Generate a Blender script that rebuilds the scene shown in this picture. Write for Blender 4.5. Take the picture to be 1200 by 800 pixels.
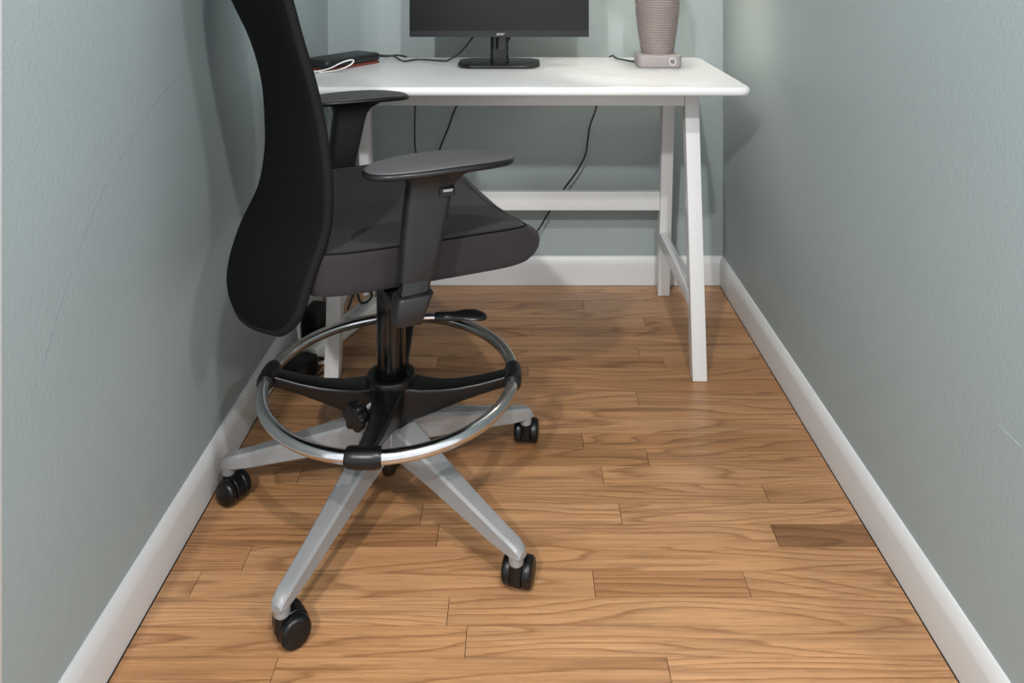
import bpy, bmesh, math, random
from mathutils import Vector, Matrix

for o in list(bpy.data.objects):
    bpy.data.objects.remove(o, do_unlink=True)
S = bpy.context.scene
C = S.collection
PI = math.pi
rnd = random.Random(7)

# ------------------------------------------------------------------ camera
# level camera with a falling (shifted) lens: x right, y into the nook, z up
EYE = 1.06
cam_d = bpy.data.cameras.new('camera')
cam = bpy.data.objects.new('camera', cam_d); C.objects.link(cam)
cam.location = (0, 0, EYE)
cam.rotation_euler = (PI / 2, 0, 0)
cam_d.sensor_width = 36.0
cam_d.lens = 26.4
cam_d.shift_x = -8 / 1200
cam_d.shift_y = -455 / 1200
cam_d.clip_start = 0.02
S.camera = cam

# ------------------------------------------------------------------ world, lights, exposure
W = bpy.data.worlds.new('world'); S.world = W
W.use_nodes = True
bg = W.node_tree.nodes['Background']
bg.inputs[0].default_value = (0.91, 0.96, 1.0, 1)
bg.inputs[1].default_value = 0.66

def ceiling_lamp(name, loc, power, radius, col=(1, 0.985, 0.965)):
    d = bpy.data.lights.new(name, 'POINT')
    d.energy = power; d.shadow_soft_size = radius; d.color = col
    o = bpy.data.objects.new(name, d); C.objects.link(o); o.location = loc
    return o
# three ceiling lamps of the room behind the camera
ceiling_lamp('room_light', (-0.78, -1.10, 2.31), 100, 0.05)
ceiling_lamp('room_light', (1.35, -0.75, 2.12), 36, 0.07)
ceiling_lamp('room_light', (0.28, -0.30, 2.40), 56, 0.035)

V = S.view_settings
V.view_transform = 'Standard'; V.look = 'None'; V.gamma = 1; V.use_curve_mapping = False
V.exposure = 1.10

# ------------------------------------------------------------------ material helpers
def principled(name, col, rough=0.5, metal=0.0, spec=0.5, **kw):
    m = bpy.data.materials.new(name); m.use_nodes = True
    b = m.node_tree.nodes['Principled BSDF']
    b.inputs['Base Color'].default_value = (*col, 1)
    b.inputs['Roughness'].default_value = rough
    b.inputs['Metallic'].default_value = metal
    b.inputs['Specular IOR Level'].default_value = spec
    for k, v in kw.items():
        b.inputs[k].default_value = v
    return m
class NT:
    def __init__(s, m):
        s.t = m.node_tree; s.b = s.t.nodes['Principled BSDF']
    def n(s, typ, **kw):
        x = s.t.nodes.new(typ)
        for k, v in kw.items(): setattr(x, k, v)
        return x
    def l(s, a, b): s.t.links.new(a, b)
    def math(s, op, a, b=None, c=None):
        x = s.n('ShaderNodeMath', operation=op)
        for i, v in enumerate((a, b, c)):
            if v is None: continue
            if isinstance(v, (int, float)): x.inputs[i].default_value = v
            else: s.l(v, x.inputs[i])
        return x.outputs[0]
    def noise(s, vec, scale, detail=2, rough=0.5, dist=0.0):
        x = s.n('ShaderNodeTexNoise')
        x.inputs['Scale'].default_value = scale; x.inputs['Detail'].default_value = detail
        x.inputs['Roughness'].default_value = rough; x.inputs['Distortion'].default_value = dist
        if vec is not None: s.l(vec, x.inputs['Vector'])
        return x.outputs['Fac']
    def vmul(s, vec, v):
        x = s.n('ShaderNodeVectorMath', operation='MULTIPLY'); s.l(vec, x.inputs[0]); x.inputs[1].default_value = v
        return x.outputs[0]
    def ramp(s, fac, stops):
        x = s.n('ShaderNodeValToRGB'); e = x.color_ramp.elements
        while len(e) < len(stops): e.new(0.5)
        for q, (p, c) in zip(e, stops): q.position = p; q.color = (*c, 1)
        s.l(fac, x.inputs[0]); return x.outputs[0]
    def mix(s, fac, a, b, mode='MIX'):
        x = s.n('ShaderNodeMix', data_type='RGBA', blend_type=mode)
        for sock, v in ((x.inputs[0], fac), (x.inputs[6], a), (x.inputs[7], b)):
            if isinstance(v, (int, float)): sock.default_value = v
            elif isinstance(v, tuple): sock.default_value = (*v, 1)
            else: s.l(v, sock)
        return x.outputs[2]
    def bump(s, h, strength, dist):
        x = s.n('ShaderNodeBump'); x.inputs['Strength'].default_value = strength; x.inputs['Distance'].default_value = dist
        s.l(h, x.inputs['Height']); s.l(x.outputs[0], s.b.inputs['Normal'])
    def pos(s): return s.n('ShaderNodeNewGeometry').outputs['Position']

def speckled(name, col, rough, amount=0.12, scale=120, bump=0.0, bdist=0.001, **kw):
    """plain paint, plastic or cloth with slight tone variation and fine relief"""
    m = principled(name, col, rough, **kw); t = NT(m); p = t.pos()
    n = t.noise(p, scale, 3, 0.6); n2 = t.noise(p, 3.0, 3, 0.5)
    f = t.math('ADD', t.math('MULTIPLY', n, 0.5), t.math('MULTIPLY', n2, 0.5))
    lo = tuple(c * (1 - amount) for c in col); hi = tuple(min(1, c * (1 + amount)) for c in col)
    t.l(t.ramp(f, [(0.3, lo), (0.7, hi)]), t.b.inputs['Base Color'])
    if bump: t.bump(n, bump, bdist)
    return m

M = {}
M['wall'] = speckled('sage_wall_paint', (0.300, 0.352, 0.354), 0.55, 0.03, 150, 0.5, 0.0014)
M['ceiling'] = speckled('ceiling_paint', (0.78, 0.78, 0.76), 0.8, 0.02, 200)
M['trim'] = speckled('white_trim_paint', (0.615, 0.620, 0.618), 0.38, 0.02, 60, 0.05)
M['scuff'] = speckled('wall_scuff', (0.19, 0.22, 0.23), 0.7, 0.2, 90)
M['scuff_pale'] = speckled('wall_scuff_pale', (0.42, 0.47, 0.46), 0.7, 0.1, 90)
M['subfloor'] = speckled('subfloor_shadow_gap', (0.045, 0.025, 0.015), 0.9, 0.2, 40)
M['desk'] = speckled('white_desk_lacquer', (0.635, 0.640, 0.640), 0.28, 0.015, 40, 0.03)
M['seat'] = speckled('charcoal_seat_fabric', (0.024, 0.021, 0.0232), 0.85, 0.25, 700, 0.5, 0.0006, spec=0.05)
M['seat'].node_tree.nodes['Principled BSDF'].inputs['Sheen Weight'].default_value = 0.05
M['mesh'] = speckled('black_back_fabric', (0.0036, 0.0036, 0.0042), 0.75, 0.6, 900, 0.6, 0.0006, spec=0.05)
M['piping'] = speckled('black_edge_binding', (0.0085, 0.008, 0.0083), 0.6, 0.3, 500, 0.4, 0.0005, spec=0.05)
M['plastic'] = speckled('black_moulded_plastic', (0.0034, 0.0033, 0.0036), 0.32, 0.15, 300, 0.06, 0.0003, spec=0.35)
M['arm'] = speckled('dark_grey_arm_plastic', (0.0100, 0.0092, 0.0100), 0.42, 0.2, 300, 0.08, 0.0003, spec=0.35)
M['pad'] = speckled('soft_grey_arm_pad', (0.050, 0.045, 0.049), 0.5, 0.15, 500, 0.12, 0.0003)
M['column'] = principled('glossy_black_column', (0.004, 0.004, 0.004), 0.16)
M['alu'] = speckled('silver_painted_metal', (0.265, 0.268, 0.272), 0.42, 0.06, 80, 0.05, 0.0004, metal=0.35)
M['chrome'] = speckled('worn_chrome', (0.62, 0.62, 0.63), 0.16, 0.12, 60, metal=1.0)
M['gloss'] = principled('gloss_black_plastic', (0.004, 0.004, 0.0045), 0.08)
M['bezel'] = principled('monitor_bezel', (0.011, 0.011, 0.014), 0.35)
M['screen'] = principled('dark_screen', (0.003, 0.003, 0.003), 0.34, spec=0.35)
M['silver'] = principled('silver_print', (0.65, 0.65, 0.65), 0.35, 0.4)
M['lampbody'] = speckled('mauve_ribbed_ceramic', (0.225, 0.180, 0.165), 0.6, 0.12, 220, 0.15, 0.0006)
M['lampbase'] = speckled('taupe_lamp_foot', (0.315, 0.280, 0.270), 0.5, 0.06, 200, 0.05)
M['shade'] = principled('linen_shade', (0.72, 0.69, 0.62), 0.9, **{'Transmission Weight': 0.0})
M['cable'] = principled('black_cable', (0.010, 0.010, 0.010), 0.45)
M['white_cable'] = principled('white_cable', (0.68, 0.67, 0.65), 0.4)
M['white_plastic'] = speckled('white_plastic', (0.70, 0.69, 0.67), 0.4, 0.05, 60)
M['case'] = speckled('black_case_cloth', (0.007, 0.007, 0.0075), 0.5, 0.3, 400, 0.3, 0.0005)
M['red'] = speckled('red_cover', (0.14, 0.026, 0.016), 0.5, 0.15, 100)
mb = bpy.data.materials.new('lit_bulb'); mb.use_nodes = True
t = mb.node_tree; t.nodes.remove(t.nodes['Principled BSDF'])
em = t.nodes.new('ShaderNodeEmission'); em.inputs[0].default_value = (1, 0.95, 0.88, 1); em.inputs[1].default_value = 125
t.links.new(em.outputs[0], t.nodes['Material Output'].inputs[0]); M['bulb'] = mb

def oak():
    m = principled('oak_strip_flooring', (0.45, 0.24, 0.1), 0.33); t = NT(m)
    info = t.n('ShaderNodeObjectInfo'); sc = t.n('ShaderNodeSeparateColor'); t.l(info.outputs['Color'], sc.inputs[0])
    tone, seed, style = sc.outputs[0], sc.outputs[1], sc.outputs[2]
    sp = t.n('ShaderNodeSeparateXYZ'); t.l(t.pos(), sp.inputs[0])
    x = t.math('ADD', sp.outputs[0], t.math('MULTIPLY', seed, 41.0))
    y = t.math('ADD', sp.outputs[1], t.math('MULTIPLY', seed, 17.0))
    def vec(sx, sy):
        c = t.n('ShaderNodeCombineXYZ'); t.l(t.math('MULTIPLY', x, sx), c.inputs[0]); t.l(t.math('MULTIPLY', y, sy), c.inputs[1])
        t.l(t.math('MULTIPLY', seed, 9.0), c.inputs[2]); return c.outputs[0]
    big = t.noise(vec(1.25, 10.0), 1.0, 1.5, 0.45, 0.2)          # slow field: its contours are the cathedral grain
    fine = t.noise(vec(7.0, 60.0), 1.0, 3, 0.6)
    slope = t.math('MULTIPLY', y, t.math('ADD', t.math('MULTIPLY', style, 5.0), 1.0))
    fld = t.math('ADD', t.math('ADD', big, t.math('MULTIPLY', fine, 0.045)), slope)
    saw = t.math('FRACT', t.math('MULTIPLY', fld, t.math('ADD', 11.0, t.math('MULTIPLY', style, 7.0))))
    ring = t.ramp(saw, [(0.0, (0.0,) * 3), (0.40, (0.06,) * 3), (0.72, (0.34,) * 3), (0.88, (1.0,) * 3), (1.0, (0.02,) * 3)])
    fib = t.noise(vec(5.0, 260.0), 1.0, 4, 0.7)
    pores = t.ramp(t.noise(vec(22.0, 330.0), 1.0, 2, 0.6), [(0.56, (0,) * 3), (0.70, (1,) * 3)])
    patch = t.noise(vec(3.0, 14.0), 1.0, 2, 0.5)
    streak = t.ramp(t.noise(vec(1.7, 34.0), 1.0, 3, 0.65, 0.3), [(0.54, (0,) * 3), (0.72, (1,) * 3)])
    base = t.ramp(tone, [(0.0, (0.180, 0.082, 0.036)), (0.45, (0.385, 0.190, 0.080)), (1.0, (0.545, 0.305, 0.150))])
    dark = t.ramp(tone, [(0.0, (0.090, 0.036, 0.014)), (0.5, (0.165, 0.068, 0.025)), (1.0, (0.250, 0.112, 0.044))])
    col = t.mix(t.math('MULTIPLY', ring, 0.72), base, dark)
    col = t.mix(t.math('MULTIPLY', t.math('SUBTRACT', patch, 0.35), 0.55), col, dark)
    col = t.mix(t.math('MULTIPLY', streak, 0.62), col, (0.13, 0.058, 0.022))
    col = t.mix(t.math('MULTIPLY', pores, 0.30), col, (0.16, 0.07, 0.028))
    v = t.ramp(fib, [(0.32, (0.76,) * 3), (0.68, (1.16,) * 3)])
    col = t.mix(1.0, col, v, 'MULTIPLY')
    t.l(col, t.b.inputs['Base Color'])
    t.l(t.math('ADD', 0.28, t.math('MULTIPLY', ring, 0.12)), t.b.inputs['Roughness'])
    t.bump(t.math('ADD', t.math('MULTIPLY', ring, -0.6), t.math('MULTIPLY', pores, -0.8)), 0.18, 0.0006)
    return m
M['oak'] = oak()

# ------------------------------------------------------------------ mesh helpers
def link(name, bm, mat, parent=None, loc=(0, 0, 0), smooth=True, angle=40, label=None):
    """bm in world coordinates; a top-level mesh gets its origin at loc, a child shares its parent's frame"""
    org = Vector(loc)
    p = parent
    while p is not None:
        org = org + Vector(p.location) if p.parent is None else org
        p = p.parent
    if parent is not None: org = Vector(root_of(parent).location)
    bmesh.ops.recalc_face_normals(bm, faces=bm.faces)
    bmesh.ops.translate(bm, verts=bm.verts, vec=-org)
    me = bpy.data.meshes.new(name); 
    if smooth:
        lim = math.radians(angle)
        for f in bm.faces: f.smooth = True
        for e in bm.edges:
            if len(e.link_faces) == 2 and e.calc_face_angle(0) > lim: e.smooth = False
    bm.to_mesh(me); bm.free()
    me.materials.append(M[mat] if isinstance(mat, str) else mat)
    o = bpy.data.objects.new(name, me); C.objects.link(o)
    if parent is not None: o.parent = parent
    else: o.location = org
    if label: o['label'] = label
    return o
def root_of(o):
    while o.parent: o = o.parent
    return o
def thing(name, label, cat, loc, group=None):
    o = bpy.data.objects.new(name, None); C.objects.link(o); o.location = loc
    o.empty_display_size = 0.05
    o['label'] = label; o['category'] = cat
    if group: o['group'] = group
    return o
def tag(o, label, cat, group=None):
    o['label'] = label; o['category'] = cat
    if group: o['group'] = group
    return o
def struct(o, label=None):
    o['kind'] = 'structure'
    if label: o['label'] = label
    return o

def hexa(bm, p):
    """8 corners: bottom 4 (ccw), top 4"""
    v = [bm.verts.new(q) for q in p]
    for f in ((0, 3, 2, 1), (4, 5, 6, 7), (0, 1, 5, 4), (1, 2, 6, 5), (2, 3, 7, 6), (3, 0, 4, 7)):
        bm.faces.new([v[i] for i in f])
    return v
def box(bm, x0, x1, y0, y1, z0, z1):
    return hexa(bm, [(x0, y0, z0), (x1, y0, z0), (x1, y1, z0), (x0, y1, z0), (x0, y0, z1), (x1, y0, z1), (x1, y1, z1), (x0, y1, z1)])
def bevel(bm, w, seg=2):
    bmesh.ops.bevel(bm, geom=list(bm.edges), offset=w, segments=seg, affect='EDGES', profile=0.6)
def bbox(x0, x1, y0, y1, z0, z1, w=0.002, seg=2):
    bm = bmesh.new(); box(bm, x0, x1, y0, y1, z0, z1)
    if w: bevel(bm, w, seg)
    return bm
def loft(bm, rings, caps=True, closed=False):
    R = [[bm.verts.new(p) for p in r] for r in rings]
    n = len(R[0]); m = len(R)
    for i in range(m if closed else m - 1):
        a, b = R[i], R[(i + 1) % m]
        for j in range(n):
            bm.faces.new((a[j], a[(j + 1) % n], b[(j + 1) % n], b[j]))
    if caps and not closed:
        bm.faces.new(list(reversed(R[0]))); bm.faces.new(R[-1])
    return R
def lathe(prof, c=(0, 0), seg=40, bm=None):
    bm = bm or bmesh.new()
    loft(bm, [[(c[0] + r * math.cos(2 * PI * k / seg), c[1] + r * math.sin(2 * PI * k / seg), z) for k in range(seg)] for r, z in prof])
    return bm
def frame_of(d):
    d = d.normalized(); up = Vector((0, 0, 1)) if abs(d.z) < 0.95 else Vector((1, 0, 0))
    s = d.cross(up).normalized(); return s, s.cross(d).normalized()
def cyl(bm, a, b, ra, rb=None, seg=20, chamfer=0.0):
    a, b = Vector(a), Vector(b); rb = ra if rb is None else rb
    s, u = frame_of(b - a); d = (b - a).normalized()
    ring = lambda c, r: [tuple(c + s * (r * math.cos(2 * PI * k / seg)) + u * (r * math.sin(2 * PI * k / seg))) for k in range(seg)]
    if chamfer:
        loft(bm, [ring(a, ra - chamfer), ring(a + d * chamfer, ra), ring(b - d * chamfer, rb), ring(b, rb - chamfer)])
    else: loft(bm, [ring(a, ra), ring(b, rb)])
def catmull(pts, sub=8):
    P = [Vector(p) for p in pts]; P = [P[0] * 2 - P[1]] + P + [P[-1] * 2 - P[-2]]
    out = []
    for i in range(1, len(P) - 2):
        for k in range(sub):
            t = k / sub; a, b, c, d = P[i - 1:i + 3]
            out.append(0.5 * ((2 * b) + (c - a) * t + (2 * a - 5 * b + 4 * c - d) * t * t + (3 * b - a - 3 * c + d) * t ** 3))
    out.append(P[-2]); return out
def tube(pts, r, seg=8, sub=8, bm=None):
    bm = bm or bmesh.new(); Q = catmull(pts, sub) if sub else [Vector(p) for p in pts]
    s = None; rings = []
    for i, q in enumerate(Q):
        d = (Q[min(i + 1, len(Q) - 1)] - Q[max(i - 1, 0)])
        if d.length < 1e-9: d = Vector((1, 0, 0))
        d.normalize()
        if s is None: s, u = frame_of(d)
        else:
            s = (s - d * s.dot(d)).normalized()
        u = s.cross(d)
        rings.append([tuple(q + s * (r * math.cos(2 * PI * k / seg)) + u * (r * math.sin(2 * PI * k / seg))) for k in range(seg)])
    loft(bm, rings); return bm
def rrect(hx, hy, r, n=6):
    """rounded rectangle outline about 0,0"""
    r = min(r, hx - 1e-4, hy - 1e-4); out = []
    for cx, cy, a0 in ((hx - r, hy - r, 0), (-hx + r, hy - r, 90), (-hx + r, -hy + r, 180), (hx - r, -hy + r, 270)):
        for k in range(n + 1):
            a = math.radians(a0 + 90 * k / n); out.append((cx + r * math.cos(a), cy + r * math.sin(a)))
    return out
def slab(cx, cy, hx, hy, z0, z1, corner, edge, n=6, seg=5, top_only=False):
    bm = bmesh.new(); rings = []
    if top_only: prof = [(0, z0)]
    else: prof = [(edge * (1 - math.sin(PI / 2 * k / seg)), z0 + edge * (1 - math.cos(PI / 2 * k / seg))) for k in range(seg + 1)]
    prof += [(edge * (1 - math.cos(PI / 2 * k / seg)), z1 - edge * (1 - math.sin(PI / 2 * k / seg))) for k in range(seg + 1)]
    for ins, z in prof:
        rings.append([(cx + x, cy + y, z) for x, y in rrect(hx - ins, hy - ins, max(corner - ins, 0.001), n)])
    loft(bm, rings); return bm
def spow(v, p): return math.copysign(abs(v) ** p, v)
def soft_square(r=0.10, n=8, m=26):
    """evenly sampled square outline with rounded corners"""
    out = []
    for cx, cy, a0 in ((1, 1, 0), (-1, 1, 90), (-1, -1, 180), (1, -1, 270)):
        for k in range(n + 1):
            a = math.radians(a0 + 90 * k / n); out.append((cx * (1 - r) + r * math.cos(a), cy * (1 - r) + r * math.sin(a)))
        x0, y0 = out[-1]; x1, y1 = {0: (-(1 - r), 1), 90: (-1, -(1 - r)), 180: (1 - r, -1), 270: (1, 1 - r)}[a0]
        out += [(x0 + (x1 - x0) * k / m, y0 + (y1 - y0) * k / m) for k in range(1, m)]
    return out
def pillow(fn, T0, T1, nexp=4.0, seg=72, rings=14, edge=7.0, outline=None):
    """closed cushion over a super-ellipse; fn(u, v, side offset) -> point; T0/T1 half thickness of the two faces"""
    bm = bmesh.new()
    rs = [0.0001] + [math.sin(PI / 2 * k / rings) for k in range(1, rings + 1)]
    if outline: seg = len(outline)
    def pt(r, k, side):
        a = 2 * PI * k / seg
        if outline: u, v = outline[k]
        else: u, v = spow(math.cos(a), 2 / nexp), spow(math.sin(a), 2 / nexp)
        h = max(0.0, 1 - r ** edge) ** 0.5
        return fn(u * r, v * r, (T0 if side > 0 else -T1) * h)
    R = [[pt(r, k, 1) for k in range(seg)] for r in rs] + [[pt(r, k, -1) for k in range(seg)] for r in reversed(rs[:-1])]
    loft(bm, R); return bm

# ------------------------------------------------------------------ the setting
XL, XR, YB, YF, ZC = -0.613, 0.655, 2.41, 0.89, 2.40
floor = struct(link('floor', bbox(XL - 0.1, XR + 0.1, 0.35, YB + 0.1, -0.06, -0.012, 0), 'subfloor', smooth=False), 'oak strip floor of the narrow nook')
wl = struct(link('wall_left', bbox(XL - 0.1, XL, YF, YB + 0.1, -0.012, ZC, 0), 'wall', smooth=False), 'sage green painted wall behind the chair back')
wb = struct(link('wall_back', bbox(XL, XR, YB, YB + 0.1, -0.012, ZC, 0), 'wall', smooth=False), 'sage green painted wall behind the desk')
wr = struct(link('wall_right', bbox(XR, XR + 0.1, YF, YB + 0.1, -0.012, ZC, 0), 'wall', smooth=False), 'bare sage green painted wall beside the desk')
struct(link('ceiling', bbox(XL - 0.1, XR + 0.1, YF, YB + 0.1, ZC, ZC + 0.1, 0), 'ceiling', smooth=False), 'white ceiling above the nook')
BB = [(0, 0.0), (0.0140, 0.0), (0.0140, 0.064), (0.0130, 0.071), (0.0100, 0.079), (0.0072, 0.085), (0.0045, 0.0885), (0, 0.0895)]
def baseboard(name, path, label):
    bm = bmesh.new(); rings = []
    for (x, y, nx, ny) in path:
        rings.append([(x + nx * d, y + ny * d, z) for d, z in BB])
    loft(bm, rings); return struct(link(name, bm, 'trim', angle=35), label)
baseboard('baseboard_left', [(XL, YF, 1, 0), (XL, YB, 1, -1)], 'white baseboard along the wall behind the chair')
baseboard('baseboard_back', [(XL, YB, 1, -1), (XR, YB, -1, -1)], 'white baseboard behind the desk')
baseboard('baseboard_right', [(XR, YB, -1, -1), (XR, YF, -1, 0)], 'white baseboard along the bare wall')
def casing(name, x0, x1, label):
    bm = bbox(x0, x1, YF - 0.02, YF - 0.0005, 0, ZC, 0.003)
    struct(link(name, bm, 'trim'), label)
casing('trim_1', XL - 0.09, XL + 0.002, 'white casing on the end of the wall behind the chair')
casing('trim_2', XR - 0.002, XR + 0.09, 'white casing on the end of the bare wall')

# scuffs: hairline ridges lying on the paint
def scuff(parent, pts, w, x, mat, side):
    bm = bmesh.new(); P = catmull([(0, a, b) for a, b in pts], 8); n = len(P)
    for i in range(n - 1):
        if rnd.random() < 0.12: continue
        a, b = P[i], P[i + 1]; d = (b - a).normalized(); s = Vector((0, -d.z, d.y)) * (w * (0.4 + 0.6 * rnd.random()))
        q = [a - s, a + s, b + s, b - s]
        hexa(bm, [(x, p.y, p.z) for p in q] + [(x + side * 0.0004, p.y, p.z) for p in q])
    link('scuff_mark', bm, mat, parent, smooth=False)
def onL(px, py):
    D = -XL * 880 / (608 - px); return (D, EYE - (py + 55) * D / 880)
scuff(wl, [onL(*p) for p in ((213, 88), (196, 104), (176, 128), (150, 170), (121, 222), (97, 280), (76, 340), (60, 395), (49, 432))], 0.0006, XL, 'scuff', 1)
scuff(wl, [onL(*p) for p in ((42, 450), (38, 465), (36, 478))], 0.0004, XL, 'scuff', 1)
def onR(px, py):
    D = XR * 880 / (px - 608); return (D, EYE - (py + 55) * D / 880)
scuff(wr, [onR(*p) for p in ((1170, 497), (1182, 509), (1196, 523))], 0.0007, XR, 'scuff_pale', -1)

# oak strips: rows run left to right, joints where the photograph has them
PITCH, Y0 = 0.0527, 1.132
FX0, FX1 = XL + 0.0155, XR - 0.0155
joints = {-1: [785], 0: [546], 1: [525], 2: [696, 875], 3: [], 4: [908], 5: [494, 727], 6: [897], 7: [706], 8: [759], 9: [683],
          10: [], 11: [], 12: [747], 13: [], 14: [619], 15: [777], 16: [748], 17: [], 18: [624], 19: [755], 20: [], 21: [684], 22: [], 23: []}
tones = {(-1, 0): 0.66, (-1, 1): 0.75, (4, 1): 0.16, (2, 1): 0.47, (2, 2): 0.75, (0, 1): 0.80, (1, 0): 0.85, (3, 0): 0.68, (9, 1): 0.45, (8, 1): 0.55, (16, 1): 0.75, (15, 0): 0.40, (7, 1): 0.72}
for k in range(-14, 24):
    y0 = Y0 + k * PITCH; y1 = y0 + PITCH; ym = (y0 + y1) / 2
    if k in joints: xs = [(px - 608) * ym / 880 for px in joints[k]]
    else: xs = [rnd.uniform(-0.45, 0.45)]
    xs = sorted(xs)
    if xs and xs[0] > 0.12: xs = [xs[0] - rnd.uniform(0.55, 0.68)] + xs
    if not xs and rnd.random() < 0.6: xs = [rnd.uniform(-0.48, -0.28)]
    real = joints.get(k, [])
    edges = [FX0] + [x for x in xs if FX0 + 0.03 < x < FX1 - 0.03] + [FX1]
    off = len(edges) - 1 - (len(real) + 1)
    for i in range(len(edges) - 1):
        g = 0.0005; lift = rnd.uniform(-0.0002, 0.0)
        a, b, c, d = edges[i] + g, edges[i + 1] - g, y0 + g, y1 - g
        bm = bmesh.new(); e = 0.0008
        hexa(bm, [(a, c, -0.0118), (b, c, -0.0118), (b, d, -0.0118), (a, d, -0.0118), (a, c, lift - e), (b, c, lift - e), (b, d, lift - e), (a, d, lift - e)])
        bm.faces.ensure_lookup_table(); top = bm.faces[1]
        r = bmesh.ops.inset_region(bm, faces=[top], thickness=e, depth=e)
        o = link('plank', bm, 'oak', floor, smooth=False)
        tone = tones.get((k, i - off), min(1, max(0.2, rnd.gauss(0.60, 0.19))))
        o.color = (tone, rnd.random(), rnd.random() ** 1.3, 1)

# ------------------------------------------------------------------ desk
DX = -0.008                                  # middle of the desk
desk = thing('writing_desk', 'white wooden writing desk with splayed trestle legs against the back wall', 'desk', (DX, 2.09, 0))
link('desk_top', slab(DX + 0.003, 2.0375, 0.560, 0.2625, 0.720, 0.742, 0.030, 0.0105), 'desk', desk)
LX0, LX1 = 0.4385, 0.4745                    # leg faces from the desk middle
for s in (-1, 1):
    x0, x1 = sorted((DX + s * LX0, DX + s * LX1))
    for yb, yt, dep in ((1.858, 1.950, 0.038), (2.322, 2.230, 0.038)):
        bm = bmesh.new()
        hexa(bm, [(x0, yb, 0), (x1, yb, 0), (x1, yb + dep, 0), (x0, yb + dep, 0), (x0, yt, 0.7195), (x1, yt, 0.7195), (x1, yt + dep, 0.7195), (x0, yt + dep, 0.7195)])
        bevel(bm, 0.002, 2); link('leg', bm, 'desk', desk)
    xa, xb = sorted((DX + s * 0.4375, DX + s * 0.4615))
    ya0, ya1 = 1.858 + 0.128 * 0.185 + 0.028, 2.322 - 0.128 * 0.185 + 0.006
    link('side_rail', bbox(xa, xb, ya0, ya1, 0.165, 0.206, 0.002), 'desk', desk)
    link('side_apron', bbox(xa, xb, 1.982, 2.236, 0.664, 0.7195, 0.002), 'desk', desk)
link('front_apron', bbox(DX - LX0 + 0.0005, DX + LX0 - 0.0005, 1.948, 1.968, 0.664, 0.7195, 0.002), 'desk', desk)
link('back_apron', bbox(DX - LX0 + 0.0005, DX + LX0 - 0.0005, 2.236, 2.256, 0.664, 0.7195, 0.002), 'desk', desk)
link('stretcher', bbox(DX - LX0 + 0.0005, DX + LX0 - 0.0005, 2.288, 2.310, 0.276, 0.333, 0.002), 'desk', desk)

# ------------------------------------------------------------------ chair
CX, CY = -0.245, 1.44
YAW = math.radians(25); FX, FY = math.cos(YAW), math.sin(YAW)
def K(f, l, z):                               # forward, left, up of the chair's upper half -> world
    return (CX + f * FX - l * FY, CY + f * FY + l * FX, z)
def interp(tab, z):
    if z <= tab[0][0]:
        (a, b), (c, d) = tab[0], tab[1]
    elif z >= tab[-1][0]:
        (a, b), (c, d) = tab[-2], tab[-1]
    else:
        for i in range(len(tab) - 1):
            if tab[i][0] <= z <= tab[i + 1][0]: break
        # cubic through neighbours
        P = [tab[max(i - 1, 0)], tab[i], tab[i + 1], tab[min(i + 2, len(tab) - 1)]]
        t = (z - P[1][0]) / (P[2][0] - P[1][0]); h = P[2][0] - P[1][0]
        m1 = (P[2][1] - P[0][1]) / max(P[2][0] - P[0][0], 1e-6) * h; m2 = (P[3][1] - P[1][1]) / max(P[3][0] - P[1][0], 1e-6) * h
        return (2 * t ** 3 - 3 * t * t + 1) * P[1][1] + (t ** 3 - 2 * t * t + t) * m1 + (-2 * t ** 3 + 3 * t * t) * P[2][1] + (t ** 3 - t * t) * m2
    return b + (d - b) * (z - a) / (c - a)
chair = thing('drafting_chair', 'black drafting chair with chrome foot ring and silver five-star base', 'chair', (CX, CY, 0))
# backrest: wrapped round the sitter, lumbar curve, rounded foot that curls under
EDGE = [(0.38, -0.222), (0.43, -0.215), (0.4775, -0.203), (0.515, -0.191), (0.563, -0.176), (0.613, -0.157), (0.652, -0.150), (0.719, -0.151), (0.787, -0.160), (0.854, -0.174), (0.922, -0.193), (0.988, -0.210), (1.12, -0.248)]
BACK = [(0.36, -0.235), (0.392, -0.264), (0.425, -0.288), (0.463, -0.298), (0.499, -0.2925), (0.554, -0.273), (0.612, -0.243), (0.686, -0.228), (0.747, -0.227), (0.824, -0.233), (0.901, -0.253), (0.978, -0.287), (1.12, -0.345)]
BT = 0.016
ZB0, ZB1, BWID = 0.446, 1.085, 0.226
def back_pt(u, v, side):
    zb = ZB0 + 0.032 * abs(u) ** 1.5; zt = ZB1 - 0.05 * u * u
    z = (zb + zt) / 2 + v * (zt - zb) / 2
    l = u * BWID
    fe = interp(EDGE, z) - BT * 0.8; fc = interp(BACK, z) + BT
    f = fc + (fe - fc) * min(1, abs(u)) ** 2.2
    du = (fe - fc) * 2.2 * max(abs(u), 1e-3) ** 1.2 * (1 if u > 0 else -1) / BWID
    n = Vector((1, -du, 0)).normalized()
    return K(f + side * n.x, l + side * n.y, z)
OUT = soft_square(0.13, 10, 26)
bk = link('backrest', pillow(back_pt, BT, BT, rings=22, edge=9.0, outline=OUT), 'mesh', chair, angle=70)
edge_pts = [back_pt(u * 0.992, v * 0.992, 0.002) for u, v in OUT + OUT[:1]]
link('edge_binding', tube(edge_pts, 0.0085, 10, 0), 'piping', bk, angle=70)
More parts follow.
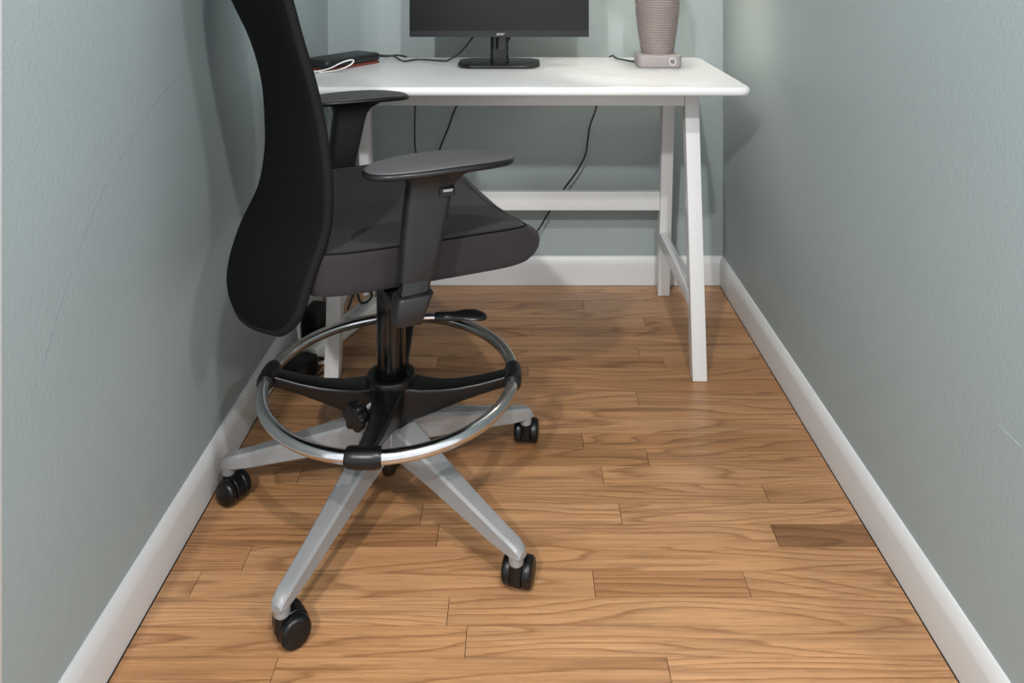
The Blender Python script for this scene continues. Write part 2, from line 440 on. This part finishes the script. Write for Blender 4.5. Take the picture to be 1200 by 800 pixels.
# seat cushion
SF0, SF1, SW, SZ0 = -0.212, 0.226, 0.252, 0.523
def seat_top(f, l):
    q = (l / SW) ** 2; z = 0.577 + 0.017 * q
    w = max(0.0, (f - 0.06) / (SF1 - 0.06)); z -= 0.026 * w * w * (1 - 0.9 * q)
    z += 0.004 * max(0, -f / 0.2)
    return z
def seat_mesh():
    bm = bmesh.new(); seg = 96; rings = []; n = 6.5
    prof = [(0.0002, 1), (0.2, 1), (0.4, 1), (0.55, 1), (0.7, 1), (0.8, 1), (0.88, 1), (0.94, 1), (0.975, 0.985), (0.99, 0.94), (0.998, 0.86), (1.0, 0.7), (1.0, 0.5), (1.0, 0.3), (0.996, 0.16), (0.985, 0.06), (0.965, 0.01), (0.93, 0), (0.5, 0), (0.0002, 0)]
    for r, h in prof:
        ring = []
        for k in range(seg):
            a = 2 * PI * k / seg; cu, cv = spow(math.cos(a), 2 / n), spow(math.sin(a), 2 / n)
            nose = max(0.0, cu) ** 3 * (0.15 if r > 0.9 else 0) * (abs(2 * h - 0.95)) ** 2.4
            rr = r - nose * min(1, max(0, (r - 0.9) / 0.07))
            f = (SF0 + SF1) / 2 + cu * rr * (SF1 - SF0) / 2 + 0.0
            l = cv * r * SW * (0.97 + 0.03 * cu)
            zt = seat_top(f, l)
            ring.append(K(f - 0.012 * (h - 0.5) * (cu < -0.9) * (r > 0.9), l, SZ0 + (zt - SZ0) * h))
        rings.append(ring)
    loft(bm, rings); return bm
seat = link('seat', seat_mesh(), 'seat', chair, angle=75)
seam = []
for k in range(97):
    a = 2 * PI * k / 96; cu, cv = spow(math.cos(a), 2 / 6.5), spow(math.sin(a), 2 / 6.5)
    rr = 0.972 - max(0, cu) ** 3 * 0.130; f = (SF0 + SF1) / 2 + cu * rr * (SF1 - SF0) / 2; l = cv * 0.984 * SW * (0.97 + 0.03 * cu)
    seam.append(K(f, l, SZ0 + (seat_top(f, l) - SZ0) * 0.955 + 0.0006))
link('seam', tube(seam, 0.0016, 6, 0), 'mesh', seat)
# tilt mechanism, back bracket
bm = bmesh.new()
rings = []
for f, hw, z0, z1 in ((-0.12, 0.05, 0.497, 0.5225), (-0.06, 0.075, 0.480, 0.5225), (0.06, 0.075, 0.480, 0.5225), (0.12, 0.055, 0.497, 0.5225)):
    rings.append([K(f, -hw, z0), K(f, hw, z0), K(f, hw, z1), K(f, -hw, z1)])
loft(bm, rings); bevel(bm, 0.004, 2)
mech = link('tilt_mechanism', bm, 'plastic', chair)
bm = bmesh.new(); rings = []
for f, z, h in ((-0.10, 0.505, 0.012), (-0.20, 0.495, 0.013), (-0.235, 0.505, 0.014), (-0.252, 0.545, 0.012)):
    rings.append([K(f, -0.035, z - h), K(f, 0.035, z - h), K(f + 0.006, 0.035, z + h), K(f + 0.006, -0.035, z + h)])
loft(bm, rings); bevel(bm, 0.003, 2)
link('back_bracket', bm, 'plastic', chair)
# armrests
def rr_section(f0, f1, l0, l1, z, r=0.010, shear=0.0):
    return [K((f0 + f1) / 2 + x, (l0 + l1) / 2 + y, z + shear * x) for x, y in rrect((f1 - f0) / 2, (l1 - l0) / 2, r, 4)]
for s in (-1, 1):
    L = lambda a, b: sorted((s * a, s * b))
    bm = bmesh.new(); l0, l1 = L(0.268, 0.304)
    loft(bm, [rr_section(f0, f1, *L(a, b), z, 0.012) for f0, f1, a, b, z in (
        (-0.0665, -0.0125, 0.270, 0.302, 0.557), (-0.066, -0.010, 0.269, 0.303, 0.562), (-0.062, 0.004, 0.268, 0.304, 0.625), (-0.056, 0.016, 0.267, 0.305, 0.680),
        (-0.053, 0.022, 0.266, 0.306, 0.700), (-0.055, 0.032, 0.263, 0.310, 0.712), (-0.062, 0.048, 0.258, 0.318, 0.721), (-0.066, 0.058, 0.255, 0.322, 0.727))])
    arm = link('armrest', bm, 'arm', chair, angle=50)
    def pad_pt(u, v, side, s=s):
        f = -0.001 + 0.1195 * u; l = s * (0.2925 + 0.0475 * v * (1 - 0.10 * u)) 
        sag = -0.006 * max(0.0, u) ** 2 - 0.003 * max(0, -u) ** 2
        return K(f, l, 0.736 + sag + side + (0.0 if side >= 0 else 0.0))
    pad = link('arm_pad', pillow(pad_pt, 0.0065, 0.0125, 2.35, 64, 14, 5.0), 'pad', arm, angle=70)
    rim = [pad_pt(spow(math.cos(2 * PI * k / 64), 2 / 2.35) * 0.985, spow(math.sin(2 * PI * k / 64), 2 / 2.35) * 0.985, -0.0045) for k in range(65)]
    link('pad_rim', tube(rim, 0.0055, 8, 0), 'plastic', arm, angle=70)
    # height button in its notch on the outer face
    bm = bmesh.new(); o0, o1 = L(0.300, 0.3095)
    loft(bm, [rr_section(-0.008, 0.018, o0, o1, z, 0.004) for z in (0.684, 0.686, 0.694, 0.696)])
    link('button_housing', bm, 'plastic', arm)
    bm = bmesh.new(); o0, o1 = L(0.305, 0.3125)
    loft(bm, [rr_section(-0.003, 0.013, o0, o1, z, 0.003) for z in (0.692, 0.693, 0.6945, 0.6955)])
    link('height_button', bm, 'alu', arm)
    # inner post, clamp and bracket under the seat
    bm = bmesh.new(); loft(bm, [rr_section(f0, f1, *L(0.273, 0.299), z, 0.008) for f0, f1, z in ((-0.067, -0.020, 0.530), (-0.0635, -0.016, 0.5575))])
    link('inner_post', bm, 'column', arm)
    bm = bmesh.new(); loft(bm, [rr_section(f0, f1, *L(a, b), z, 0.010) for f0, f1, a, b, z in ((-0.075, -0.033, 0.266, 0.306, 0.494), (-0.0765, -0.031, 0.264, 0.308, 0.497), (-0.0735, -0.018, 0.264, 0.308, 0.530), (-0.071, -0.014, 0.266, 0.306, 0.5345))])
    link('post_clamp', bm, 'arm', arm, angle=50)
    bm = bmesh.new(); loft(bm, [[K(f0, s * a, z0), K(f1, s * a, z0), K(f1, s * a, z1), K(f0, s * a, z1)] for a, f0, f1, z0, z1 in ((0.06, -0.07, 0.0, 0.503, 0.515), (0.18, -0.072, -0.015, 0.502, 0.515), (0.268, -0.072, -0.034, 0.500, 0.518))])
    bevel(bm, 0.002, 2); link('arm_bracket', bm, 'plastic', arm)
# gas column
link('gas_column', lathe([(0.0265, 0.100), (0.0265, 0.252), (0.0275, 0.254), (0.0275, 0.440), (0.0265, 0.4405), (0.0265, 0.487)], (CX, CY), 40), 'column', chair)
# height lever: bent rod and paddle below the seat edge
PAD0, PAD1 = Vector((-0.137, 1.225, 0.467)), Vector((-0.052, 1.225, 0.466))
lev = link('height_lever', tube([K(-0.01, -0.07, 0.495), K(0.0, -0.14, 0.487), (-0.195, 1.245, 0.468), (-0.175, 1.228, 0.466), tuple(PAD0 + Vector((0.01, 0, 0)))], 0.0042, 10), 'chrome', chair)
bm = bmesh.new(); rings = []
for tt, w, h, dz in ((0, 0.006, 0.006, 0), (0.02, 0.0075, 0.0075, 0), (0.2, 0.008, 0.0075, 0), (0.38, 0.011, 0.0065, 0.0015), (0.55, 0.016, 0.0055, 0.004), (0.75, 0.0185, 0.005, 0.004), (0.9, 0.0145, 0.0045, 0.002), (0.97, 0.0085, 0.0035, 0.001), (1.0, 0.003, 0.002, 0.0)):
    c = PAD0.lerp(PAD1, tt); rings.append([(c.x, c.y + w * math.cos(2 * PI * k / 16), c.z + dz + h * math.sin(2 * PI * k / 16)) for k in range(16)])
loft(bm, rings); link('lever_paddle', bm, 'plastic', lev, angle=60)
# foot ring with its four-spoke carrier
RZ, RR, RT = 0.250, 0.2345, 0.0112
bm = bmesh.new()
loft(bm, [[(CX + (RR + RT * math.cos(q)) * math.cos(a), CY + (RR + RT * math.cos(q)) * math.sin(a), RZ + RT * math.sin(q)) for q in (2 * PI * j / 16 for j in range(16))] for a in (2 * PI * i / 96 for i in range(96))], closed=True)
link('foot_ring', bm, 'chrome', chair, angle=80)
hub = link('ring_carrier', lathe([(0.034, 0.165), (0.0375, 0.168), (0.0395, 0.20), (0.041, 0.232), (0.0465, 0.243), (0.0470, 0.251), (0.0445, 0.2555), (0.037, 0.2565), (0.0345, 0.2545), (0.029, 0.2535), (0.0276, 0.252)], (CX, CY), 48), 'plastic', chair)
for a in (0, 90, 180, 269):
    a = math.radians(a); d = Vector((math.cos(a), math.sin(a), 0)); n = Vector((-d.y, d.x, 0)); o = Vector((CX, CY, 0)); bm = bmesh.new(); rings = []
    for r, w, z0, z1 in ((0.030, 0.031, 0.172, 0.243), (0.060, 0.026, 0.180, 0.237), (0.095, 0.021, 0.192, 0.2355), (0.13, 0.019, 0.205, 0.238), (0.17, 0.0175, 0.2185, 0.245), (0.205, 0.0165, 0.229, 0.254), (0.228, 0.016, 0.235, 0.260)):
        sec = []
        for x, y in rrect(w, (z1 - z0) / 2, 0.006, 3):
            tw = 1.0 - 0.25 * (y < 0)
            sec.append(tuple(o + d * r + n * (x * tw) + Vector((0, 0, (z0 + z1) / 2 + y))))
        rings.append(sec)
    loft(bm, rings); link('spoke', bm, 'plastic', hub, angle=50)
    bm = bmesh.new(); rings = []
    for j in range(9):
        b = a + math.radians(-7.0 + 14.0 * j / 8); rad = 0.0168 if 0 < j < 8 else 0.0150
        e = Vector((math.cos(b), math.sin(b), 0))
        rings.append([tuple(o + e * (RR + rad * math.cos(q)) + Vector((0, 0, RZ + rad * math.sin(q)))) for q in (2 * PI * i / 20 for i in range(20))])
    loft(bm, rings); link('ring_clamp', bm, 'plastic', hub, angle=60)
ka = math.radians(-122); kd = Vector((math.cos(ka), math.sin(ka), 0)); kc = Vector((CX, CY, 0.222))
bm = bmesh.new(); cyl(bm, kc + kd * 0.036, kc + kd * 0.085, 0.0042, seg=12); link('knob_screw', bm, 'silver', hub)
bm = bmesh.new(); ks, ku = frame_of(kd); rings = []
for t_, r_ in ((0.074, 0.010), (0.080, 0.0125), (0.082, 0.0205), (0.086, 0.0235), (0.100, 0.0235), (0.104, 0.0215), (0.105, 0.012)):
    rings.append([tuple(kc + kd * t_ + (ks * math.cos(q) + ku * math.sin(q)) * (r_ * (1 + (0.13 * math.cos(6 * q) if r_ > 0.015 else 0)))) for q in (2 * PI * i / 48 for i in range(48))])
loft(bm, rings); link('height_knob', bm, 'plastic', hub, angle=50)
# five-star base
BX, BY = CX - 0.005, CY + 0.007
base = link('star_base', lathe([(0.030, 0.098), (0.036, 0.100), (0.044, 0.106), (0.047, 0.118), (0.047, 0.152), (0.043, 0.166), (0.036, 0.172), (0.0300, 0.174), (0.0268, 0.172)], (BX, BY), 48), 'alu', chair)
bm = lathe([(0.012, 0.060), (0.0135, 0.062), (0.0145, 0.078), (0.025, 0.080), (0.0265, 0.084), (0.0265, 0.110)], (BX, BY), 28); link('column_end', bm, 'plastic', base)
BR = 0.316
trail = {0: (0.10, 0.99), 1: (0.8, 0.6), 2: (0.86, -0.5), 3: (0.80, 0.60), 4: (0.28, 0.96)}
for i in range(5):
    a = math.radians(33 + 72 * i); d = Vector((math.cos(a), math.sin(a), 0)); n = Vector((-d.y, d.x, 0)); o = Vector((BX, BY, 0)); bm = bmesh.new(); rings = []
    for r, wt, wb, z0, z1 in ((0.030, 0.0250, 0.0290, 0.118, 0.171), (0.06, 0.0232, 0.0270, 0.115, 0.165), (0.12, 0.0195, 0.0230, 0.102, 0.145), (0.20, 0.0160, 0.0190, 0.083, 0.119), (0.27, 0.0135, 0.0160, 0.0665, 0.097), (0.297, 0.0130, 0.0150, 0.062, 0.0895), (0.314, 0.0128, 0.0140, 0.060, 0.0850), (0.325, 0.0115, 0.0125, 0.060, 0.0790), (0.3305, 0.0085, 0.0098, 0.060, 0.0710)):
        e = 0.0035
        sec = [(-wb + e, z0), (wb - e, z0), (wb, z0 + e), (wt + (wb - wt) * 0.22, z1 - 0.006), (wt - e, z1 - 0.001), (0, z1), (-wt + e, z1 - 0.001), (-wt - (wb - wt) * 0.22, z1 - 0.006), (-wb, z0 + e)]
        rings.append([tuple(o + d * r + n * x + Vector((0, 0, z))) for x, z in sec])
    loft(bm, rings)
    st = o + d * BR
    cyl(bm, st + Vector((0, 0, 0.047)), st + Vector((0, 0, 0.070)), 0.0125, 0.0132, 20, 0.0015)
    link('base_arm', bm, 'alu', base, angle=28)
    # twin-wheel caster
    tr = Vector((*trail[i], 0)).normalized(); ax = Vector((tr.y, -tr.x, 0)); wc = st + tr * 0.015 + Vector((0, 0, 0.0241))
    bm = bmesh.new(); rings = []
    hood = [(0.0250 * math.cos(math.radians(b)), 0.0250 * math.sin(math.radians(b))) for b in range(-25, 206, 11)]
    hood = [(p, q) for p, q in hood] + [(-0.0230, -0.013), (-0.010, -0.0175), (0.010, -0.0175)]
    for w in (-0.0085, 0.0085):
        rings.append([tuple(wc + tr * p + ax * w + Vector((0, 0, q * 0.97))) for p, q in hood])
    loft(bm, rings); bevel(bm, 0.0012, 1)
    cyl(bm, st + Vector((0, 0, 0.022)), st + Vector((0, 0, 0.0485)), 0.0122, 0.0122, 20, 0.001)
    cas = link('caster', bm, 'plastic', chair, angle=35)
    for s in (-1, 1):
        bm = bmesh.new(); rings = []
        for w, r in ((0.0095, 0.012), (0.0095, 0.0218), (0.0105, 0.0233), (0.0125, 0.0240), (0.0190, 0.0240), (0.0225, 0.0231), (0.0248, 0.0208), (0.0258, 0.0178), (0.0255, 0.0165), (0.0262, 0.0150), (0.0270, 0.0070), (0.0271, 0.0005)):
            rings.append([tuple(wc + ax * (s * w) + (tr * math.cos(q) + Vector((0, 0, 1)) * math.sin(q)) * r) for q in (2 * PI * k / 32 for k in range(32))])
        loft(bm, rings); link('wheel', bm, 'plastic', cas, angle=40)

# ------------------------------------------------------------------ monitor
def text_mesh(body, size, depth, shear=0.0):
    cu = bpy.data.curves.new('lettering', 'FONT'); cu.body = body; cu.size = size; cu.extrude = depth; cu.shear = shear
    cu.align_x = 'CENTER'; cu.align_y = 'BOTTOM_BASELINE'; cu.resolution_u = 3
    ob = bpy.data.objects.new('lettering', cu); C.objects.link(ob)
    bpy.context.view_layer.update()
    me = bpy.data.meshes.new_from_object(ob.evaluated_get(bpy.context.evaluated_depsgraph_get()))
    bm = bmesh.new(); bm.from_mesh(me); bpy.data.objects.remove(ob); bpy.data.meshes.remove(me)
    return bm
MX, MY = -0.0555, 2.128
mon = thing('computer_monitor', 'black flat computer monitor on a glossy stand, screen off', 'monitor', (MX, MY, 0.742))
link('stand_base', slab(MX, 2.130, 0.1155, 0.0745, 0.7422, 0.753, 0.045, 0.004, 10, 4), 'gloss', mon)
bm = bmesh.new(); loft(bm, [[(MX + x, 2.150 + y, z) for x, y in rrect(w, 0.013, 0.010, 6)] for w, z in ((0.029, 0.7525), (0.0265, 0.757), (0.0255, 0.775), (0.0255, 0.900))])
link('stand_neck', bm, 'gloss', mon, angle=50)
link('panel', bbox(MX - 0.2535, MX + 0.2535, 2.118, 2.142, 0.823, 1.120, 0.0025), 'bezel', mon)
bm = bmesh.new(); loft(bm, [[(MX + x, y, 0.98 + z) for x, z in rrect(hw, hh, 0.01, 4)] for y, hw, hh in ((2.1415, 0.20, 0.11), (2.165, 0.15, 0.08), (2.172, 0.12, 0.06))])
link('rear_housing', bm, 'bezel', mon)
link('screen', bbox(MX - 0.2505, MX + 0.2505, 2.1172, 2.1185, 0.8415, 1.117, 0), 'screen', mon, smooth=False)
bm = text_mesh('acer', 0.0118, 0.0003, 0.35)
bmesh.ops.transform(bm, matrix=Matrix.Translation((MX + 0.003, 2.1176, 0.8285)) @ Matrix.Rotation(PI / 2, 4, 'X') @ Matrix.Diagonal((1.05, 1, 1, 1)), verts=bm.verts)
link('logo_lettering', bm, 'silver', mon, smooth=False, label='small silver lettering on the lower bezel')

# ------------------------------------------------------------------ table lamp
TX, TY = 0.3905, 2.118
lamp = thing('table_lamp', 'mauve ribbed table lamp with a taupe foot on the white desk', 'lamp', (TX, TY, 0.742))
link('foot', slab(TX, TY, 0.0605, 0.046, 0.7422, 0.779, 0.018, 0.005, 8, 4), 'lampbase', lamp)
prof = []
z = 0.779; NR = 34
for i in range(NR * 6 + 1):
    t_ = i / (NR * 6); zz = 0.7785 + t_ * 0.235
    r0 = 0.0445 + 0.0185 * math.sin(min(1, t_ / 0.78) * PI / 2) - 0.030 * max(0, (t_ - 0.80) / 0.2) ** 2
    prof.append((r0 + 0.0012 * math.sin(2 * PI * i / 6), zz))
link('ribbed_body', lathe(prof, (TX, TY), 64), 'lampbody', lamp, angle=80)
link('neck', lathe([(0.020, 1.012), (0.012, 1.020), (0.010, 1.035), (0.010, 1.195), (0.017, 1.200), (0.017, 1.238), (0.012, 1.240)], (TX, TY), 24), 'silver', lamp)
bm = bmesh.new()
loft(bm, [[(TX + r * math.cos(q), TY + r * math.sin(q), z) for q in (2 * PI * k / 64 for k in range(64))] for r, z in ((0.130, 1.083), (0.102, 1.330), (0.1005, 1.330), (0.1285, 1.083))], closed=True)
sh = link('lamp_shade', bm, 'shade', lamp, angle=60)
bm = bmesh.new()
for k in range(3):
    q = 2 * PI * k / 3 + 0.4; cyl(bm, (TX + 0.016 * math.cos(q), TY + 0.016 * math.sin(q), 1.205), (TX + 0.1145 * math.cos(q), TY + 0.1145 * math.sin(q), 1.205), 0.0015, seg=8)
link('shade_spider', bm, 'silver', sh)
link('bulb', lathe([(0.010, 1.240), (0.014, 1.246), (0.026, 1.262), (0.030, 1.278), (0.028, 1.294), (0.018, 1.306), (0.002, 1.310)], (TX, TY), 24), 'bulb', lamp)
# round emblem and dark side port on the foot's front corner
bm = bmesh.new(); ex, ez, ey = TX + 0.0335, 0.7605, TY - 0.0461
loft(bm, [[(ex + (0.0082 + 0.0013 * math.cos(q)) * math.cos(a), ey - 0.0006 * (1 + math.sin(q)), ez + (0.0098 + 0.0013 * math.cos(q)) * math.sin(a)) for q in (2 * PI * j / 8 for j in range(8))] for a in (2 * PI * i / 32 for i in range(32))], closed=True)
link('emblem_ring', bm, 'silver', lamp)
bm = text_mesh('hp', 0.0125, 0.0003, 0.2)
bmesh.ops.transform(bm, matrix=Matrix.Translation((ex, ey - 0.0002, ez - 0.0028)) @ Matrix.Rotation(PI / 2, 4, 'X'), verts=bm.verts)
link('emblem_lettering', bm, 'bezel', lamp, smooth=False)
link('side_port', bbox(TX + 0.0595, TX + 0.0612, TY - 0.030, TY - 0.006, 0.751, 0.774, 0.0006, 1), 'plastic', lamp)

# ------------------------------------------------------------------ things on the desk, left end
DT = 0.742
def oriented_box(c, hx, hy, z0, z1, ang, corner, edge):
    bm = slab(0, 0, hx, hy, z0, z1, corner, edge, 5, 4)
    bmesh.ops.rotate(bm, verts=bm.verts, cent=(0, 0, 0), matrix=Matrix.Rotation(ang, 3, 'Z'))
    bmesh.ops.translate(bm, verts=bm.verts, vec=(c[0], c[1], 0)); return bm
BA = math.radians(57)
tag(link('notebook', oriented_box((-0.497, 2.118), 0.100, 0.047, DT + 0.0002, DT + 0.0075, BA, 0.004, 0.002), 'red', loc=(-0.497, 2.118, DT)), 'thin red notebook lying under the black zip case', 'notebook')
case = thing('zip_case', 'flat black zip case on the desk beside the monitor', 'case', (-0.497, 2.118, DT + 0.0077))
link('case_body', oriented_box((-0.497, 2.118), 0.106, 0.050, DT + 0.0078, DT + 0.030, BA, 0.016, 0.009), 'case', case)
zr = [(-0.497 + x * math.cos(BA) - y * math.sin(BA), 2.118 + x * math.sin(BA) + y * math.cos(BA), DT + 0.019) for x, y in rrect(0.1062, 0.0502, 0.016, 5)]
link('zip', tube(zr + [zr[0]], 0.0016, 6, 0), 'bezel', case)
wcab = [((px - 608) * D / 880, D, max(DT + 0.0022, EYE - (py + 55) * D / 880)) for px, py, D in (
    (368, 84, 1.995), (378, 82.5, 2.0), (388, 79.5, 2.006), (398, 74.5, 2.02), (408, 70.8, 2.035), (414, 70.5, 2.047), (413, 74, 2.046), (405, 79, 2.03), (396, 82, 2.012), (388, 83.5, 1.998), (374, 86, 1.985))]
tag(link('charging_cable', tube(wcab, 0.0019, 8), 'white_cable', loc=(wcab[4][0], wcab[4][1], DT)), 'white looped charging cable in front of the black zip case', 'cable')
bc = [(-0.418, 2.225, DT + 0.016), (-0.398, 2.235, DT + 0.013), (-0.375, 2.245, DT + 0.010), (-0.352, 2.22, DT + 0.003), (-0.330, 2.19, DT + 0.0027), (-0.305, 2.215, DT + 0.004), (-0.270, 2.215, DT + 0.0035), (-0.235, 2.20, DT + 0.003), (-0.205, 2.19, DT + 0.006), (-0.17, 2.185, DT + 0.030), (-0.135, 2.178, DT + 0.072), (-0.11, 2.168, DT + 0.115), (-0.105, 2.160, DT + 0.15)]
tag(link('monitor_cable', tube(bc, 0.0026, 8), 'cable', loc=(-0.330, 2.19, DT)), 'black cable running from the monitor to the black zip case', 'cable')
c2 = [(-0.006, 2.160, DT + 0.15), (-0.012, 2.168, DT + 0.11), (-0.028, 2.18, DT + 0.07), (-0.045, 2.20, DT + 0.035), (-0.055, 2.25, DT + 0.008), (-0.06, 2.298, DT + 0.0045), (-0.065, 2.325, DT - 0.012), (-0.10, 2.35, 0.66), (-0.185, 2.36, 0.585), (-0.232, 2.365, 0.46), (-0.27, 2.362, 0.36), (-0.30, 2.362, 0.20), (-0.345, 2.355, 0.11), (-0.395, 2.34, 0.03), (-0.405, 2.31, 0.004)]
c2[7:11] = [(-0.150, 2.352, 0.66), (-0.200, 2.36, 0.57), (-0.222, 2.365, 0.51), (-0.250, 2.365, 0.44), (-0.275, 2.362, 0.34)]
tag(link('monitor_power_cable', tube(c2, 0.0030, 8), 'cable', loc=(-0.055, 2.25, DT)), 'black power cord from the back of the monitor slanting down behind the desk', 'cable')
c1 = [(-0.43, 2.23, DT + 0.012), (-0.40, 2.28, DT + 0.0045), (-0.365, 2.308, DT + 0.0035), (-0.338, 2.33, DT - 0.02), (-0.326, 2.36, 0.62), (-0.328, 2.365, 0.53), (-0.327, 2.365, 0.45), (-0.318, 2.365, 0.38), (-0.335, 2.36, 0.2), (-0.37, 2.33, 0.02), (-0.42, 2.27, 0.004)]
tag(link('hanging_cable', tube(c1, 0.0026, 8), 'cable', loc=(-0.40, 2.28, DT)), 'black cable hanging straight down behind the desk near the zip case', 'cable')
c3 = [(0.330, 2.145, DT + 0.008), (0.318, 2.16, DT + 0.008), (0.300, 2.20, DT + 0.007), (0.292, 2.25, DT + 0.0035), (0.285, 2.30, DT + 0.004), (0.272, 2.325, DT - 0.02), (0.258, 2.355, 0.65), (0.243, 2.365, 0.57), (0.224, 2.366, 0.515), (0.217, 2.366, 0.47), (0.208, 2.366, 0.42), (0.178, 2.367, 0.365), (0.130, 2.368, 0.30), (0.090, 2.368, 0.235), (0.052, 2.366, 0.178), (-0.02, 2.366, 0.125), (-0.15, 2.366, 0.100), (-0.28, 2.366, 0.100), (-0.375, 2.355, 0.080), (-0.415, 2.33, 0.045), (-0.425, 2.30, 0.012), (-0.428, 2.27, 0.005)]
tag(link('lamp_cord', tube(c3, 0.0028, 8), 'cable', loc=(0.292, 2.25, DT)), 'black cord running from the table lamp diagonally down the back wall', 'cable')

# ------------------------------------------------------------------ power strip and adapters on the floor by the desk leg
PA = Vector((-0.545, 1.955, 0)); PB = Vector((-0.425, 2.245, 0)); pd = (PB - PA).normalized(); pm = (PA + PB) / 2; pa = math.atan2(pd.y, pd.x)
strip = thing('power_strip', 'white power strip on the floor behind the desk leg', 'power strip', tuple(pm))
link('housing', oriented_box(pm, (PB - PA).length / 2, 0.026, 0.0003, 0.034, pa, 0.010, 0.006), 'white_plastic', strip)
pn = Vector((-pd.y, pd.x, 0))
for k in range(5):
    c = pm + pd * (-0.085 + 0.047 * k)
    so = link('socket', oriented_box(c, 0.015, 0.016, 0.0335, 0.0352, pa, 0.004, 0.0006), 'trim', strip)
    bm = bmesh.new()
    for q in (-0.005, 0.005):
        e = c + pd * q; box(bm, e.x - 0.0012, e.x + 0.0012, e.y - 0.004, e.y + 0.004, 0.0348, 0.0356)
    link('slots', bm, 'plastic', so, smooth=False)
def adapter(c, hx, hy, h, ang, label):
    a = thing('power_adapter', label, 'adapter', c)
    link('brick', oriented_box(c, hx, hy, c[2] + 0.0003, c[2] + h, ang, 0.008, 0.005), 'plastic', a)
    e = Vector(c) + Vector((math.cos(ang), math.sin(ang), 0)) * hx
    bm = bmesh.new(); e.z = c[2] + h / 2; cyl(bm, e - Vector((math.cos(ang), math.sin(ang), 0)) * 0.002, e + Vector((math.cos(ang), math.sin(ang), 0)) * 0.022, 0.0055, 0.0035, 12); link('strain_relief', bm, 'cable', a)
    return a
adapter((-0.545, 1.866, 0), 0.044, 0.027, 0.048, math.radians(70), 'low black power adapter lying on the floor beside the desk leg')
adapter((-0.564, 2.075, 0), 0.036, 0.023, 0.085, math.radians(80), 'tall black power adapter standing between the power strip and the baseboard')
tag(link('white_cord', tube([(-0.570, 2.02, 0.13), (-0.578, 1.98, 0.105), (-0.573, 1.955, 0.075), (-0.560, 1.935, 0.045), (-0.545, 1.915, 0.018), (-0.530, 1.925, 0.006), (-0.500, 1.94, 0.005), (-0.49, 1.98, 0.006)], 0.0048, 10), 'white_cable', loc=(-0.545, 1.915, 0)), 'thick white cord arching up beside the desk leg', 'cable')
tag(link('coiled_cable', tube([(-0.49, 2.15, 0.040), (-0.47, 2.20, 0.09), (-0.445, 2.23, 0.075), (-0.435, 2.21, 0.046), (-0.46, 2.18, 0.048), (-0.475, 2.21, 0.10), (-0.45, 2.25, 0.10), (-0.415, 2.25, 0.055), (-0.40, 2.26, 0.02), (-0.37, 2.27, 0.0045)], 0.0036, 8), 'cable', loc=(-0.435, 2.21, 0)), 'black cable in loops over the white power strip', 'cable')
tag(link('adapter_lead', tube([(-0.522, 1.925, 0.020), (-0.515, 1.95, 0.010), (-0.492, 1.935, 0.004), (-0.470, 1.93, 0.0035), (-0.488, 1.90, 0.0035), (-0.515, 1.86, 0.004), (-0.50, 1.83, 0.0035), (-0.52, 1.81, 0.0035)], 0.0030, 8), 'cable', loc=(-0.492, 1.935, 0)), 'black lead curling on the floor next to the power adapter', 'cable')
